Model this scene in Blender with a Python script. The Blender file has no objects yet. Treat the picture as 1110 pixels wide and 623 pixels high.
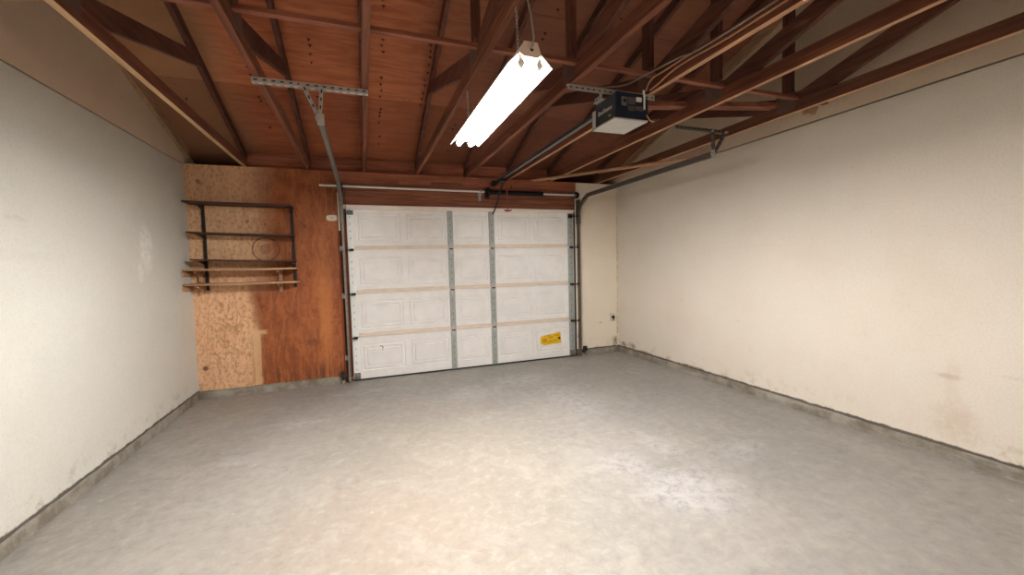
import bpy, math, random
from mathutils import Vector, Matrix
random.seed(7)
scn = bpy.context.scene
COL = scn.collection
PI = math.pi

# ------------------------------------------------------------------ mesh builder
class MB:
    def __init__(s): s.v=[]; s.f=[]; s.m=[]; s.mi=0; s.sm=[]
    def add(s, vs, fs, smooth=False):
        b=len(s.v); s.v+=[tuple(v) for v in vs]
        for f in fs: s.f.append(tuple(b+i for i in f)); s.m.append(s.mi); s.sm.append(smooth)
    def box(s, x0,x1,y0,y1,z0,z1):
        x0,x1=min(x0,x1),max(x0,x1); y0,y1=min(y0,y1),max(y0,y1); z0,z1=min(z0,z1),max(z0,z1)
        s.add([(x0,y0,z0),(x1,y0,z0),(x1,y1,z0),(x0,y1,z0),(x0,y0,z1),(x1,y0,z1),(x1,y1,z1),(x0,y1,z1)],
              [(0,3,2,1),(4,5,6,7),(0,1,5,4),(1,2,6,5),(2,3,7,6),(3,0,4,7)]); return s
    def bar(s, a, b, w, h, up=(0,0,1)):
        """rectangular bar from a to b, w across, h along up"""
        a=Vector(a); b=Vector(b); d=(b-a).normalized(); up=Vector(up)
        r=d.cross(up).normalized(); u=r.cross(d).normalized()
        vs=[]
        for p in (a,b):
            for i,j in ((-1,-1),(1,-1),(1,1),(-1,1)): vs.append(p+r*(i*w/2)+u*(j*h/2))
        s.add(vs,[(0,3,2,1),(4,5,6,7),(0,1,5,4),(1,2,6,5),(2,3,7,6),(3,0,4,7)]); return s
    def prism(s, pts, axis, a, b):
        """polygon pts (2D) extruded along axis from a to b"""
        n=len(pts)
        def P(p,t):
            if axis=='x': return (t,p[0],p[1])
            if axis=='y': return (p[0],t,p[1])
            return (p[0],p[1],t)
        s.add([P(p,a) for p in pts]+[P(p,b) for p in pts],
              [tuple(range(n))[::-1],tuple(range(n,2*n))]+[(i,(i+1)%n,n+(i+1)%n,n+i) for i in range(n)]); return s
    def tube(s, path, r, n=10, caps=True):
        path=[Vector(p) for p in path]; L=len(path); vs=[]; prev=None
        for i,p in enumerate(path):
            d=(path[min(i+1,L-1)]-path[max(i-1,0)]).normalized()
            if prev is None:
                ref=Vector((0,0,1)) if abs(d.z)<.9 else Vector((1,0,0))
                u=d.cross(ref).normalized()
            else: u=(prev-d*prev.dot(d)).normalized()
            prev=u; w=d.cross(u)
            rr=r[i] if isinstance(r,(list,tuple)) else r
            for k in range(n):
                t=2*PI*k/n; vs.append(p+u*(rr*math.cos(t))+w*(rr*math.sin(t)))
        fs=[]
        for i in range(L-1):
            for k in range(n): fs.append((i*n+k,i*n+(k+1)%n,(i+1)*n+(k+1)%n,(i+1)*n+k))
        s.add(vs,fs,True)
        if caps:
            s.add(vs[:n],[tuple(range(n))[::-1]]); s.add(vs[-n:],[tuple(range(n))])
        return s
    def sweep(s, path, prof, X):
        """closed profile (a along x, b along path normal) swept along a path in the YZ plane at x=X"""
        L=len(path); n=len(prof); vs=[]
        for i,(y,z) in enumerate(path):
            y0,z0=path[max(i-1,0)]; y1,z1=path[min(i+1,L-1)]
            d=Vector((y1-y0,z1-z0)).normalized(); nn=(d.y,-d.x)
            for a,b in prof: vs.append((X+a,y+nn[0]*b,z+nn[1]*b))
        fs=[(i*n+k,i*n+(k+1)%n,(i+1)*n+(k+1)%n,(i+1)*n+k) for i in range(L-1) for k in range(n)]
        fs+= [tuple(range(n))[::-1], tuple(range((L-1)*n,L*n))]
        s.add(vs,fs); return s
    def disc(s, c, r, axis, t, n=24):
        pts=[(c[0]+r*math.cos(2*PI*k/n),c[1]+r*math.sin(2*PI*k/n)) for k in range(n)]
        s.prism(pts,axis,t[0],t[1]); return s
    def build(s, name, mats, parent=None, bevel=0, origin=None):
        me=bpy.data.meshes.new(name)
        o0=Vector(origin) if origin is not None else (parent_world(parent) if parent else Vector((0,0,0)))
        me.from_pydata([tuple(Vector(v)-o0) for v in s.v],[],s.f)
        if not isinstance(mats,(list,tuple)): mats=[mats]
        for m in mats: me.materials.append(m)
        for p,mi,sm in zip(me.polygons,s.m,s.sm): p.material_index=mi; p.use_smooth=sm
        import bmesh
        bm=bmesh.new(); bm.from_mesh(me); bmesh.ops.recalc_face_normals(bm,faces=bm.faces[:]); bm.to_mesh(me); bm.free()
        me.update()
        o=bpy.data.objects.new(name,me); COL.objects.link(o)
        if parent:
            o.parent=parent
            if origin is not None: o.location=o0-parent_world(parent)
        elif origin is not None: o.location=o0
        if bevel:
            b=o.modifiers.new('bevel','BEVEL'); b.width=bevel; b.segments=2; b.limit_method='ANGLE'
        return o
def parent_world(p):
    v=Vector((0,0,0))
    while p: v+=p.location; p=p.parent
    return v
def tag(o,label=None,cat=None,group=None,kind=None):
    if label: o['label']=label
    if cat: o['category']=cat
    if group: o['group']=group
    if kind: o['kind']=kind
    return o
def empty(name,loc,label,cat,group=None,kind=None):
    o=bpy.data.objects.new(name,None); COL.objects.link(o); o.location=loc; o.empty_display_size=.05
    return tag(o,label,cat,group,kind)
def copy_tree(o,parent=None):
    c=o.copy(); COL.objects.link(c); c.parent=parent
    for ch in list(o.children): copy_tree(ch,c)
    return c

# ------------------------------------------------------------------ materials
def lin(c):
    r=[]
    for x in c:
        x/=255.; r.append(x/12.92 if x<=.04045 else ((x+.055)/1.055)**2.4)
    return (*r,1)
class NT:
    def __init__(s,name,rough=.7,metal=0,spec=.5):
        s.mat=bpy.data.materials.new(name); s.mat.use_nodes=True; s.t=s.mat.node_tree; s.n=s.t.nodes
        s.b=s.n['Principled BSDF']; s.b.inputs['Roughness'].default_value=rough; s.b.inputs['Metallic'].default_value=metal
        s.b.inputs['Specular IOR Level'].default_value=spec
        g=s.n.new('ShaderNodeNewGeometry'); s.pos=g.outputs['Position']
        s.obj=s.n.new('ShaderNodeTexCoord').outputs['Object']
    def link(s,a,b): s.t.links.new(a,b)
    def val(s,inp,v):
        if isinstance(v,(int,float)): inp.default_value=v
        elif isinstance(v,(tuple,list)): inp.default_value=v
        else: s.link(v,inp)
    def math(s,op,a,b=0,c=None,clamp=False):
        n=s.n.new('ShaderNodeMath'); n.operation=op; n.use_clamp=clamp
        s.val(n.inputs[0],a); s.val(n.inputs[1],b)
        if c is not None: s.val(n.inputs[2],c)
        return n.outputs[0]
    def vmath(s,op,a,b):
        n=s.n.new('ShaderNodeVectorMath'); n.operation=op; s.val(n.inputs[0],a); s.val(n.inputs[1],b); return n.outputs[0 if op not in('LENGTH','DISTANCE') else 1]
    def sep(s,v):
        n=s.n.new('ShaderNodeSeparateXYZ'); s.link(v,n.inputs[0]); return n.outputs
    def noise(s,v,scale,detail=4,rough=.55,stretch=None,dist=0):
        if stretch: v=s.vmath('MULTIPLY',v,stretch)
        n=s.n.new('ShaderNodeTexNoise'); s.link(v,n.inputs['Vector']); n.inputs['Scale'].default_value=scale
        n.inputs['Detail'].default_value=detail; n.inputs['Roughness'].default_value=rough; n.inputs['Distortion'].default_value=dist
        return n.outputs['Fac']
    def ramp(s,f,lo,hi):
        n=s.n.new('ShaderNodeMapRange'); n.clamp=True; n.interpolation_type='SMOOTHSTEP'
        s.val(n.inputs['Value'],f); n.inputs['From Min'].default_value=lo; n.inputs['From Max'].default_value=hi
        return n.outputs[0]
    def mix(s,f,a,b,blend='MIX'):
        n=s.n.new('ShaderNodeMix'); n.data_type='RGBA'; n.blend_type=blend
        s.val(n.inputs['Factor'],f); s.val(n.inputs[6],a); s.val(n.inputs[7],b); return n.outputs[2]
    def ell(s,c,r,soft=.5,wob=.0,wscale=3.,v=None):
        """1 inside a wobbly ellipsoid round c with radii r, else 0"""
        v=v or s.pos
        d=s.vmath('DIVIDE',s.vmath('SUBTRACT',v,c),r)
        l=s.vmath('LENGTH',d,(0,0,0))
        if wob: l=s.math('ADD',l,s.math('MULTIPLY',s.math('SUBTRACT',s.noise(s.pos,wscale,5,.6),.5),wob))
        return s.math('SUBTRACT',1,s.ramp(l,1-soft,1+soft*.3))
    def bump(s,h,strength=.2,dist=.01):
        n=s.n.new('ShaderNodeBump'); s.val(n.inputs['Height'],h); n.inputs['Strength'].default_value=strength; n.inputs['Distance'].default_value=dist
        s.link(n.outputs[0],s.b.inputs['Normal'])
    def out(s,c): s.val(s.b.inputs['Base Color'],c); return s.mat

def plain(name,c,rough=.6,metal=0,var=.12,scale=12):
    t=NT(name,rough,metal)
    n=t.noise(t.obj,scale,4)
    d=tuple(x*(1-var*2) for x in lin(c)[:3])+(1,)
    t.val(t.b.inputs['Roughness'],t.math('MULTIPLY_ADD',n,.25,rough-.12))
    return t.out(t.mix(t.ramp(n,.3,.7),d,lin(c)))
def wood(name,c1,c2,axis='y',knots=True):
    t=NT(name,.75,0,.3)
    st={'x':(.6,14,14),'y':(14,.6,14),'z':(14,14,.6)}[axis]
    rnd=t.n.new('ShaderNodeObjectInfo').outputs['Random']
    off=t.vmath('ADD',t.obj,t.n.new('ShaderNodeCombineXYZ').outputs[0])
    cx=t.n.new('ShaderNodeCombineXYZ'); t.link(t.math('MULTIPLY',rnd,20),cx.inputs[0]); t.link(t.math('MULTIPLY',rnd,37),cx.inputs[1]); 
    v=t.vmath('ADD',t.obj,cx.outputs[0])
    g=t.noise(v,3,6,.65,st,.6); b=t.noise(v,1.6,3)
    c=t.mix(t.ramp(g,.32,.68),lin(c2),lin(c1))
    c=t.mix(t.math('MULTIPLY',t.ramp(b,.45,.75),.35),c,lin(tuple(x*.72 for x in c2)))
    if knots:
        vo=t.n.new('ShaderNodeTexVoronoi'); t.link(t.vmath('MULTIPLY',v,(1.0,1.0,1.0)),vo.inputs['Vector']); vo.inputs['Scale'].default_value=3.1
        k=t.math('SUBTRACT',1,t.ramp(vo.outputs['Distance'],.02,.07))
        c=t.mix(t.math('MULTIPLY',k,.7),c,lin(tuple(x*.45 for x in c2)))
    t.bump(g,.25,.004)
    return t.out(c)

M={}
# reclaimed reddish-brown truss lumber
M['wood_y']=wood('truss_wood_y',(140,84,60),(98,57,40),'y')
M['wood_x']=wood('truss_wood_x',(164,104,80),(116,68,50),'x')
M['wood_z']=wood('truss_wood_z',(160,100,76),(112,66,48),'z')
M['wood_dark_y']=wood('dark_web_wood_y',(112,70,54),(74,44,34),'y')  # darker copy of the truss wood, for top chords, webs and posts in shade
M['wood_dark_z']=wood('dark_web_wood_z',(108,66,52),(70,42,34),'z')
M['wood_mid_y']=wood('brown_web_wood_y',(126,78,62),(90,54,42),'y')  # web wood lightened to stand for the haze of light around the lamp
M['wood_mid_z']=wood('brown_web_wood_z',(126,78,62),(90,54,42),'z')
M['wood_old']=wood('old_brown_chord_wood',(118,76,54),(84,50,36),'y')
M['wood_edge']=wood('pale_wood_floor_bounce',(206,160,124),(176,130,98),'y',False)  # pale wood; on chord undersides it stands for light bounced off the floor
M['wood_black']=wood('shade_dark_backing',(46,32,26),(28,20,16),'x',False)  # near black, painting in the shade of the eave gap and wall seams
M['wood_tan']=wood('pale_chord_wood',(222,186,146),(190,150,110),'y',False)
M['wood_shelf']=wood('bare_shelf_wood',(206,166,130),(170,128,96),'x')
M['shelf_dark']=wood('dark_shelf_wood',(98,70,58),(70,48,40),'x',False)
M['wood_jamb']=wood('jamb_wood',(150,78,42),(96,46,26),'z')
M['wood_rake']=wood('rake_wood',(190,156,124),(160,126,98),'y')
M['galv']=plain('galvanised_steel',(196,194,190),.5,.25,.08,30)
M['galv_dull']=plain('dull_galvanised_steel',(134,130,122),.5,.35,.12,30)
M['galv_dark']=plain('dim_galvanised_steel',(112,104,94),.5,.3,.12,30)
M['stile']=plain('door_stile_steel',(176,180,176),.5,.15,.08,25)
M['slot']=plain('stile_slot',(200,202,198),.6)
M['nail_plate']=plain('rusty_truss_plate',(112,88,76),.6,.3)
M['stile_bright']=plain('lamp_glare_stile',(253,253,250),.45,.0,.03,25)  # left end stile whitened to stand for the lamp reflecting in it
M['door']=plain('door_skin',(251,248,245),.55,0,.03,6)
M['door_lip']=plain('door_section_lip',(242,226,210),.5,0,.04,8)
M['strut']=plain('door_top_strut',(252,240,230),.4,0,.03,8)
M['black']=plain('black_rubber',(24,22,22),.6)
M['spring']=plain('black_oiled_spring',(32,32,36),.4,.5)
M['dark_metal']=plain('dark_bracket_metal',(58,48,44),.5,.5)
M['white']=plain('white_enamel',(242,240,236),.35,0,.02)
M['white_plate']=plain('cover_plate_cream',(222,208,186),.45,0,.03)
M['end_plate']=plain('fixture_end_enamel',(250,226,210),.5,0,.05)
M['red']=plain('red_plastic',(170,30,26),.5)
M['redcord']=plain('red_cord',(176,84,70),.8)
M['cable']=plain('tan_sheathed_cable',(196,142,108),.6)
M['cable_grey']=plain('grey_cord',(150,136,128),.6)
M['opener_grey']=plain('opener_side_shell',(70,74,78),.5,.1)
M['opener_blue']=plain('opener_rear_shell',(12,36,58),.45,.1)
M['opener_lens']=plain('opener_lens_cover',(200,197,192),.5,0,.05)
M['logo']=plain('silver_lettering',(214,212,208),.4,.2)
M['label']=plain('grey_label',(126,118,118),.6)
M['rail']=plain('opener_rail_metal',(120,118,120),.4,.6)
M['jamb_grey']=plain('grey_brown_jamb',(92,80,66),.9)

def emit(name,c,st):
    m=bpy.data.materials.new(name); m.use_nodes=True; n=m.node_tree.nodes; n.clear()
    e=n.new('ShaderNodeEmission'); e.inputs[0].default_value=c; e.inputs[1].default_value=st
    o=n.new('ShaderNodeOutputMaterial'); m.node_tree.links.new(e.outputs[0],o.inputs[0]); return m
LAMP=62.0
M['tube']=emit('fluorescent_tube',(1,.985,.96,1),LAMP)

# walls
def wall_mat(name,base,blotch,marks=(),low=None,rough=.75):
    t=NT(name,rough,0,.3)
    n1=t.noise(t.pos,1.3,5,.6); n2=t.noise(t.pos,9,5,.7)
    c=t.mix(t.math('MULTIPLY',t.ramp(n1,.4,.72),.35),lin(base),lin(blotch))
    c=t.mix(t.math('MULTIPLY',t.ramp(n2,.62,.78),.22),c,lin(tuple(x*.88 for x in blotch)))
    n3=t.noise(t.pos,18,6,.7)
    n7=t.noise(t.pos,85,3,.6)
    c=t.mix(t.math('MULTIPLY',t.ramp(n7,.42,.7),.20),c,lin(tuple(x*.86 for x in blotch)))
    for (cc,rr,col,amt,wob) in marks:
        c=t.mix(t.math('MULTIPLY',t.math('MULTIPLY',t.ell(cc,rr,.6,wob,7.),t.ramp(n3,.3,.6)),amt),c,lin(col))
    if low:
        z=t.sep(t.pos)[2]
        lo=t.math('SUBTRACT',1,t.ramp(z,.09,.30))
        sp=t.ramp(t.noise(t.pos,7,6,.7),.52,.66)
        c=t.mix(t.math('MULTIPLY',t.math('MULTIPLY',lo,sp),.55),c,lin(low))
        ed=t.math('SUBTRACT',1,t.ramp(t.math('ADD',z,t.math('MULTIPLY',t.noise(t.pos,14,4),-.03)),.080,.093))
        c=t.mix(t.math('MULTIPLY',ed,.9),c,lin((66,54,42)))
    # small dents and flecks
    vo=t.n.new('ShaderNodeTexVoronoi'); t.link(t.pos,vo.inputs['Vector']); vo.inputs['Scale'].default_value=2.6; vo.inputs['Randomness'].default_value=1
    f=t.math('SUBTRACT',1,t.ramp(vo.outputs['Distance'],.012,.035))
    c=t.mix(t.math('MULTIPLY',f,.45),c,lin((150,132,108)))
    t.bump(t.math('ADD',t.noise(t.pos,70,4,.6),t.math('MULTIPLY',n1,2)),.16,.006)
    return t.out(c)
M['wall_l']=wall_mat('left_wall_paint',(219,216,206),(205,200,187),[
    ((-1.57,-.93,1.60),(.3,.13,.22),(246,246,240),.75,.35),
    ((-1.57,-1.05,1.40),(.3,.05,.10),(246,246,240),.6,.4),
    ((-1.57,-2.35,1.50),(.3,.40,.035),(206,200,184),.35,.9),
    ((-1.57,-2.3,1.70),(.3,.10,.02),(190,182,164),.4,.9),
    ((-1.57,-1.9,.62),(.3,.16,.10),(214,208,192),.25,1.4),
    ((-1.57,-1.55,.75),(.3,.07,.10),(210,204,188),.3,1.4)],(150,138,112))
M['wall_r']=wall_mat('right_wall_paint',(229,219,205),(216,201,182),[
    ((3.81,-3.80,.26),(.3,.16,.15),(196,172,150),.4,1.6),
    ((3.81,-3.78,.50),(.3,.05,.25),(214,196,176),.4,1.6),
    ((3.81,-3.76,.56),(.3,.10,.018),(180,160,138),.45,1.6),
    ((3.81,-4.1,.62),(.3,.12,.012),(180,160,138),.4,.8),
    ((3.81,-2.2,1.5),(.3,.9,.015),(222,204,182),.25,1.0),
    ((3.81,-.32,.13),(.3,.10,.065),(132,112,84),.95,.5),
    ((3.81,-.12,.13),(.3,.07,.05),(120,100,74),.95,.5),
    ((3.81,-.6,.10),(.3,.2,.025),(120,100,76),.9,.5),
    ((3.81,-1.5,.10),(.3,.3,.02),(120,100,76),.8,.9)],(178,154,124))
M['wall_fr']=wall_mat('front_right_wall_paint',(246,234,216),(234,216,192),[
    ((3.74,0,.16),(.06,.3,.09),(122,100,72),.95,.6),
    ((3.79,0,.45),(.025,.3,.3),(196,168,132),.8,.8),
    ((3.795,0,1.5),(.02,.3,1.2),(206,178,142),.7,1.0),
    ((3.15,0,.30),(.03,.3,.22),(190,170,140),.8,.7),
    ((3.49,0,.47),(.03,.3,.012),(150,130,104),.7,.5)],(178,154,124))
M['gable']=wall_mat('gable_board',(222,202,178),(206,182,154))
M['back']=wall_mat('back_wall_paint',(236,226,208),(222,208,186))

# plywood on the front wall
def ply_wall():
    t=NT('plywood_front_wall',.6,0,.35)
    x,y,z=t.sep(t.pos)
    g=t.noise(t.pos,2.2,6,.65,(5,1,1.3),1.6)
    g2=t.noise(t.pos,5,5,.7,(5,1,1.6),2.6)
    org=t.mix(t.ramp(g,.35,.65),lin((168,98,54)),lin((134,72,38)))
    tan=t.mix(t.ramp(g,.3,.7),lin((244,202,160)),lin((228,178,136)))
    w=t.n.new('ShaderNodeTexWave'); w.wave_type='RINGS'; t.link(t.vmath('MULTIPLY',t.pos,(3.2,0,1.1)),w.inputs['Vector'])
    w.inputs['Scale'].default_value=2.2; w.inputs['Distortion'].default_value=14; w.inputs['Detail'].default_value=3; w.inputs['Detail Scale'].default_value=1.6
    wl=t.ramp(w.outputs['Fac'],.72,.95)
    ban=t.math('ABSOLUTE',t.math('SUBTRACT',t.math('FRACT',t.math('MULTIPLY',t.noise(t.pos,3.2,5,.62,(1.7,1,.9),2.2),6)),.5))
    reg=t.math('MULTIPLY',t.ell((-1.28,0,.65),(.24,1,.66),.6,.7,3),t.math('SUBTRACT',1,t.ramp(ban,.04,.20)))
    tan=t.mix(t.math('MULTIPLY',reg,.6),tan,lin((158,98,62)))
    fine=t.noise(t.pos,34,4,.75,(1,1,.7))
    tan=t.mix(t.math('MULTIPLY',t.ramp(fine,.46,.66),.6),tan,lin((160,102,66)))
    org=t.mix(t.math('MULTIPLY',t.ramp(fine,.48,.66),.5),org,lin((112,56,28)))
    org=t.mix(t.math('MULTIPLY',t.ramp(t.noise(t.pos,1.9,5,.7),.45,.7),.4),org,lin((204,124,72)))
    # fade between the pale tan and the orange part of the sheet
    nx=t.math('ADD',x,t.math('MULTIPLY',t.math('SUBTRACT',t.noise(t.pos,2.2,4),.5),.28))
    low=t.math('SUBTRACT',1,t.ramp(nx,-1.12,-.92))
    hi=t.math('MULTIPLY',t.math('SUBTRACT',1,t.ramp(nx,-1.05,-.68)),t.ramp(z,1.05,1.35))
    f=t.math('MAXIMUM',low,t.math('MULTIPLY',hi,.85))
    c=t.mix(f,org,tan)
    # paler streak down the right side
    c=t.mix(t.math('MULTIPLY',t.ell((-.28,0,.9),(.10,1,.9),.8,.9,4),.4),c,lin((214,136,76)))
    # flecks of dark glue
    c=t.mix(t.math('MULTIPLY',t.ramp(g2,.62,.74),.35),c,lin((120,62,34)))
    # ring marks left by a round board
    cx,cz=-.858,1.620
    dx=t.math('SUBTRACT',x,cx); dz=t.math('SUBTRACT',z,cz)
    r=t.math('SQRT',t.math('ADD',t.math('MULTIPLY',dx,dx),t.math('MULTIPLY',dz,dz)))
    def ring(rad,wd,amt,c):
        m=t.math('SUBTRACT',1,t.ramp(t.math('ABSOLUTE',t.math('SUBTRACT',r,rad)),wd*.4,wd))
        return t.mix(t.math('MULTIPLY',m,amt),c,lin((92,52,30)))
    c=ring(.130,.011,.75,c); c=ring(.045,.010,.55,c); c=ring(.022,.008,.6,c); c=ring(.10,.008,.15,c)
    # scraped pale strip with a short head
    st=t.math('MULTIPLY',t.math('SUBTRACT',1,t.ramp(t.math('ABSOLUTE',t.math('ADD',t.math('ADD',x,1.0),t.math('MULTIPLY',t.math('SUBTRACT',t.noise(t.pos,9,3),.5),.03))),.030,.042)),
              t.math('MULTIPLY',t.math('SUBTRACT',1,t.ramp(z,.69,.72)),t.ramp(z,.05,.1)))
    hd=t.math('MULTIPLY',t.math('SUBTRACT',1,t.ramp(t.math('ABSOLUTE',t.math('ADD',x,.975)),.075,.085)),t.math('MULTIPLY',t.math('SUBTRACT',1,t.ramp(z,.70,.72)),t.ramp(z,.655,.67)))
    c=t.mix(t.math('MULTIPLY',t.math('MULTIPLY',t.math('MAXIMUM',st,hd),t.ramp(fine,.25,.5)),.62),c,lin((232,196,150)))
    # dark drips along the bottom, dark knots
    dr=t.math('MULTIPLY',t.ramp(t.noise(t.pos,4,5,.6,(7,1,.6)),.48,.62),t.math('SUBTRACT',1,t.ramp(z,.16,.34)))
    dr=t.math('MULTIPLY',dr,t.ramp(x,-1.0,-.9))
    c=t.mix(t.math('MULTIPLY',dr,.65),c,lin((78,44,28)))
    for cc,rr,a in [((-1.50,0,.33),(.035,1,.03),.8),((-.42,0,.52),(.10,1,.05),.45),((-.45,0,1.88),(.025,1,.03),.5),((-1.45,0,2.35),(.03,1,.03),.5),((-1.02,0,1.93),(.022,1,.022),.6),((-1.28,0,1.93),(.02,1,.02),.35),((-.85,0,1.9),(.02,1,.02),.4),((-.92,0,.98),(.02,1,.02),.5)]:
        c=t.mix(t.math('MULTIPLY',t.ell(cc,rr,.6,.3,8),a),c,lin((84,44,26)))
    t.bump(t.math('ADD',g,g2),.2,.004)
    return t.out(c)
M['ply']=ply_wall()
def ply_roof():
    t=NT('roof_plywood',.75,0,.25)
    g=t.noise(t.pos,2.4,6,.65,(1,9,4),.8); b=t.noise(t.pos,.9,4)
    c=t.mix(t.ramp(g,.33,.67),lin((196,118,80)),lin((160,90,60)))
    c=t.mix(t.math('MULTIPLY',t.ramp(b,.4,.7),.5),c,lin((214,132,84)))
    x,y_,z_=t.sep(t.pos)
    c=t.mix(t.math('MULTIPLY',t.ramp(x,.2,1.6),.75),c,lin((112,76,62)))  # plywood darkened rightwards to dim the ceiling on that side
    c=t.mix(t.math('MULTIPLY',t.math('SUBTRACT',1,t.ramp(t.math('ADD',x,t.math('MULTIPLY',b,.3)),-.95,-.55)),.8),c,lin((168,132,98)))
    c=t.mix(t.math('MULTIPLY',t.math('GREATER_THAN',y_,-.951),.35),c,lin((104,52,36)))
    sp=t.ramp(t.noise(t.pos,6,5,.7,(1,3,1.5)),.62,.72)
    c=t.mix(t.math('MULTIPLY',sp,.5),c,lin((90,44,28)))
    t.bump(g,.2,.004)
    return t.out(c)
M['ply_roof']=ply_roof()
M['header']=wood('header_wood',(160,102,78),(114,70,52),'x')
M['plate']=wood('plate_wood',(184,114,86),(140,84,62),'x')
M['nail']=plain('rusty_nail',(34,20,16),.8)

def floor_mat():
    t=NT('concrete_floor',.6,0,.35)
    n1=t.noise(t.pos,.8,6,.6); n2=t.noise(t.pos,3.2,7,.7,None,.6); n3=t.noise(t.pos,40,3,.6); n4=t.noise(t.pos,1.7,5,.65,(1,1.6,1),1.0)
    c=t.mix(t.ramp(n1,.35,.65),lin((163,159,151)),lin((148,144,137)))
    c=t.mix(t.math('MULTIPLY',t.ramp(n2,.45,.72),.4),c,lin((182,177,169)))
    c=t.mix(t.math('MULTIPLY',t.ramp(n4,.55,.75),.35),c,lin((132,128,122)))
    n5=t.noise(t.pos,13,8,.78,(1,1,1),.35); n6=t.noise(t.pos,2.2,8,.75,None,.6)
    # worn tan traffic area in the middle
    c=t.mix(t.math('MULTIPLY',t.ell((.65,-2.6,0),(1.1,1.7,1),.7,.8,1.6),.7),c,lin((146,137,124)))
    c=t.mix(t.math('MULTIPLY',t.ell((.1,-3.3,0),(.9,1.0,1),.8,.9,1.6),.6),c,lin((158,144,130)))
    # whitish salt blooms, each with its own outline
    for cc,rr,a in [((1.95,-3.4,0),(.36,.30,1),.6),((1.75,-3.0,0),(.28,.20,1),.4),((2.65,-3.12,0),(.28,.16,1),.55),((2.2,-2.8,0),(.12,.3,1),.4),((1.9,-.8,0),(.5,.3,1),.45),((2.1,-1.6,0),(.25,.7,1),.4),((1.3,-1.0,0),(.4,.25,1),.35),((-.42,-1.25,0),(.3,.13,1),.45),((-.8,-1.88,0),(.2,.09,1),.45),((.1,-.5,0),(.5,.12,1),.3)]:
        m=t.math('MULTIPLY',t.ell(cc,rr,.8,1.3,4.),t.ramp(n5,.34,.6))
        c=t.mix(t.math('MULTIPLY',m,a),c,lin((196,195,198)))
    # darker grey side lanes
    c=t.mix(t.math('MULTIPLY',t.ell((2.9,-2.2,0),(.75,2.4,1),.7,.7,1.4),.45),c,lin((138,137,130)))
    c=t.mix(t.math('MULTIPLY',t.ell((-1.2,-1.8,0),(.5,2.2,1),.7,.7,1.4),.35),c,lin((146,140,131)))
    # foot-sized oily prints
    random.seed(3)
    for k in range(13):
        px=random.uniform(-.1,1.2); py=random.uniform(-3.7,-1.4)
        m=t.ell((px,py,0),(random.uniform(.025,.05),random.uniform(.05,.09),1),.8,1.0,14)
        c=t.mix(t.math('MULTIPLY',m,random.uniform(.10,.24)),c,lin((132,116,92)))
    vo=t.n.new('ShaderNodeTexVoronoi'); t.link(t.pos,vo.inputs['Vector']); vo.inputs['Scale'].default_value=3.3
    f=t.math('SUBTRACT',1,t.ramp(vo.outputs['Distance'],.02,.05))
    c=t.mix(t.math('MULTIPLY',f,.5),c,lin((206,202,196)))
    c=t.mix(t.math('MULTIPLY',t.ramp(n5,.5,.66),.32),c,lin((190,186,178)))
    c=t.mix(t.math('MULTIPLY',t.ramp(n5,.5,.34),.32),c,lin((112,107,100)))
    c=t.mix(t.math('MULTIPLY',t.ramp(n6,.52,.6),.22),c,lin((182,177,168)))
    c=t.mix(t.math('MULTIPLY',t.ramp(n3,.6,.8),.2),c,lin((128,122,116)))
    t.val(t.b.inputs['Roughness'],t.math('MULTIPLY_ADD',n2,.3,.42))
    t.bump(t.math('ADD',n2,t.math('MULTIPLY',n3,.4)),.12,.008)
    return t.out(c)
M['floor']=floor_mat()
def curb_mat():
    t=NT('curb_concrete',.85,0,.2)
    n=t.noise(t.pos,6,7,.7); n2=t.noise(t.pos,2,4,.6,(1,1,6))
    c=t.mix(t.ramp(n,.35,.65),lin((160,153,141)),lin((122,113,100)))
    c=t.mix(t.math('MULTIPLY',t.ramp(n2,.5,.7),.5),c,lin((180,175,165)))
    t.bump(n,.6,.02); return t.out(c)
M['curb']=curb_mat()

# ------------------------------------------------------------------ room shell
XL,XR,YB,H=-1.57,3.81,-5.85,2.53
DW,DH=3.06,2.134
def roofz(y): return 2.73-.333*y if y>-2.9 else 2.73+.333*2.9+.333*(y+2.9)
S=lambda mb,name,mat,bev=0: tag(mb.build(name,mat,bevel=bev),kind='structure')
S(MB().box(XL-.3,XR+.3,YB-.3,.6,-.12,0),'floor',M['floor'])
S(MB().box(XL-.12,XL,YB-.12,.12,0,H-.014),'wall_left',M['wall_l'])
S(MB().box(XR,XR+.12,YB-.12,.12,0,H-.014),'wall_right',M['wall_r'])
S(MB().box(XL,XR,YB-.12,YB,0,H),'wall_back',M['back'])
for nm,x0,x1 in (('wall_left_gable',XL-.12,XL-.005),('wall_right_gable',XR+.005,XR+.12)):
    S(MB().prism([(.33,H),(-2.9,H),(YB-.1,H),(YB-.1,roofz(YB-.1)),(-2.9,roofz(-2.9)),(.33,roofz(.33))],'x',x0,x1),nm,M['gable'])
S(MB().box(XL,-.10,0,.10,0,H),'wall_front_left',M['ply'])
S(MB().box(DW+.03,XR,0,.10,0,H),'wall_front_right',M['wall_fr'])
# header and top plate over the opening
hb=MB(); hb.box(-.10,DW+.03,.012,.10,DH-.02,2.46)
S(hb,'wall_front_header',M['header'],.003)
# top plate, notched underneath where short blocks are missing
pb=MB(); pb.box(-.12,DW+.03,-.022,.10,2.445,H)
for a,b in ((-.12,.38),(.62,1.02),(1.42,2.1),(2.12,DW+.03)): pb.box(a,b,-.020,.10,2.405,2.445)
S(pb,'trim_1',M['plate'],.003)
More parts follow.
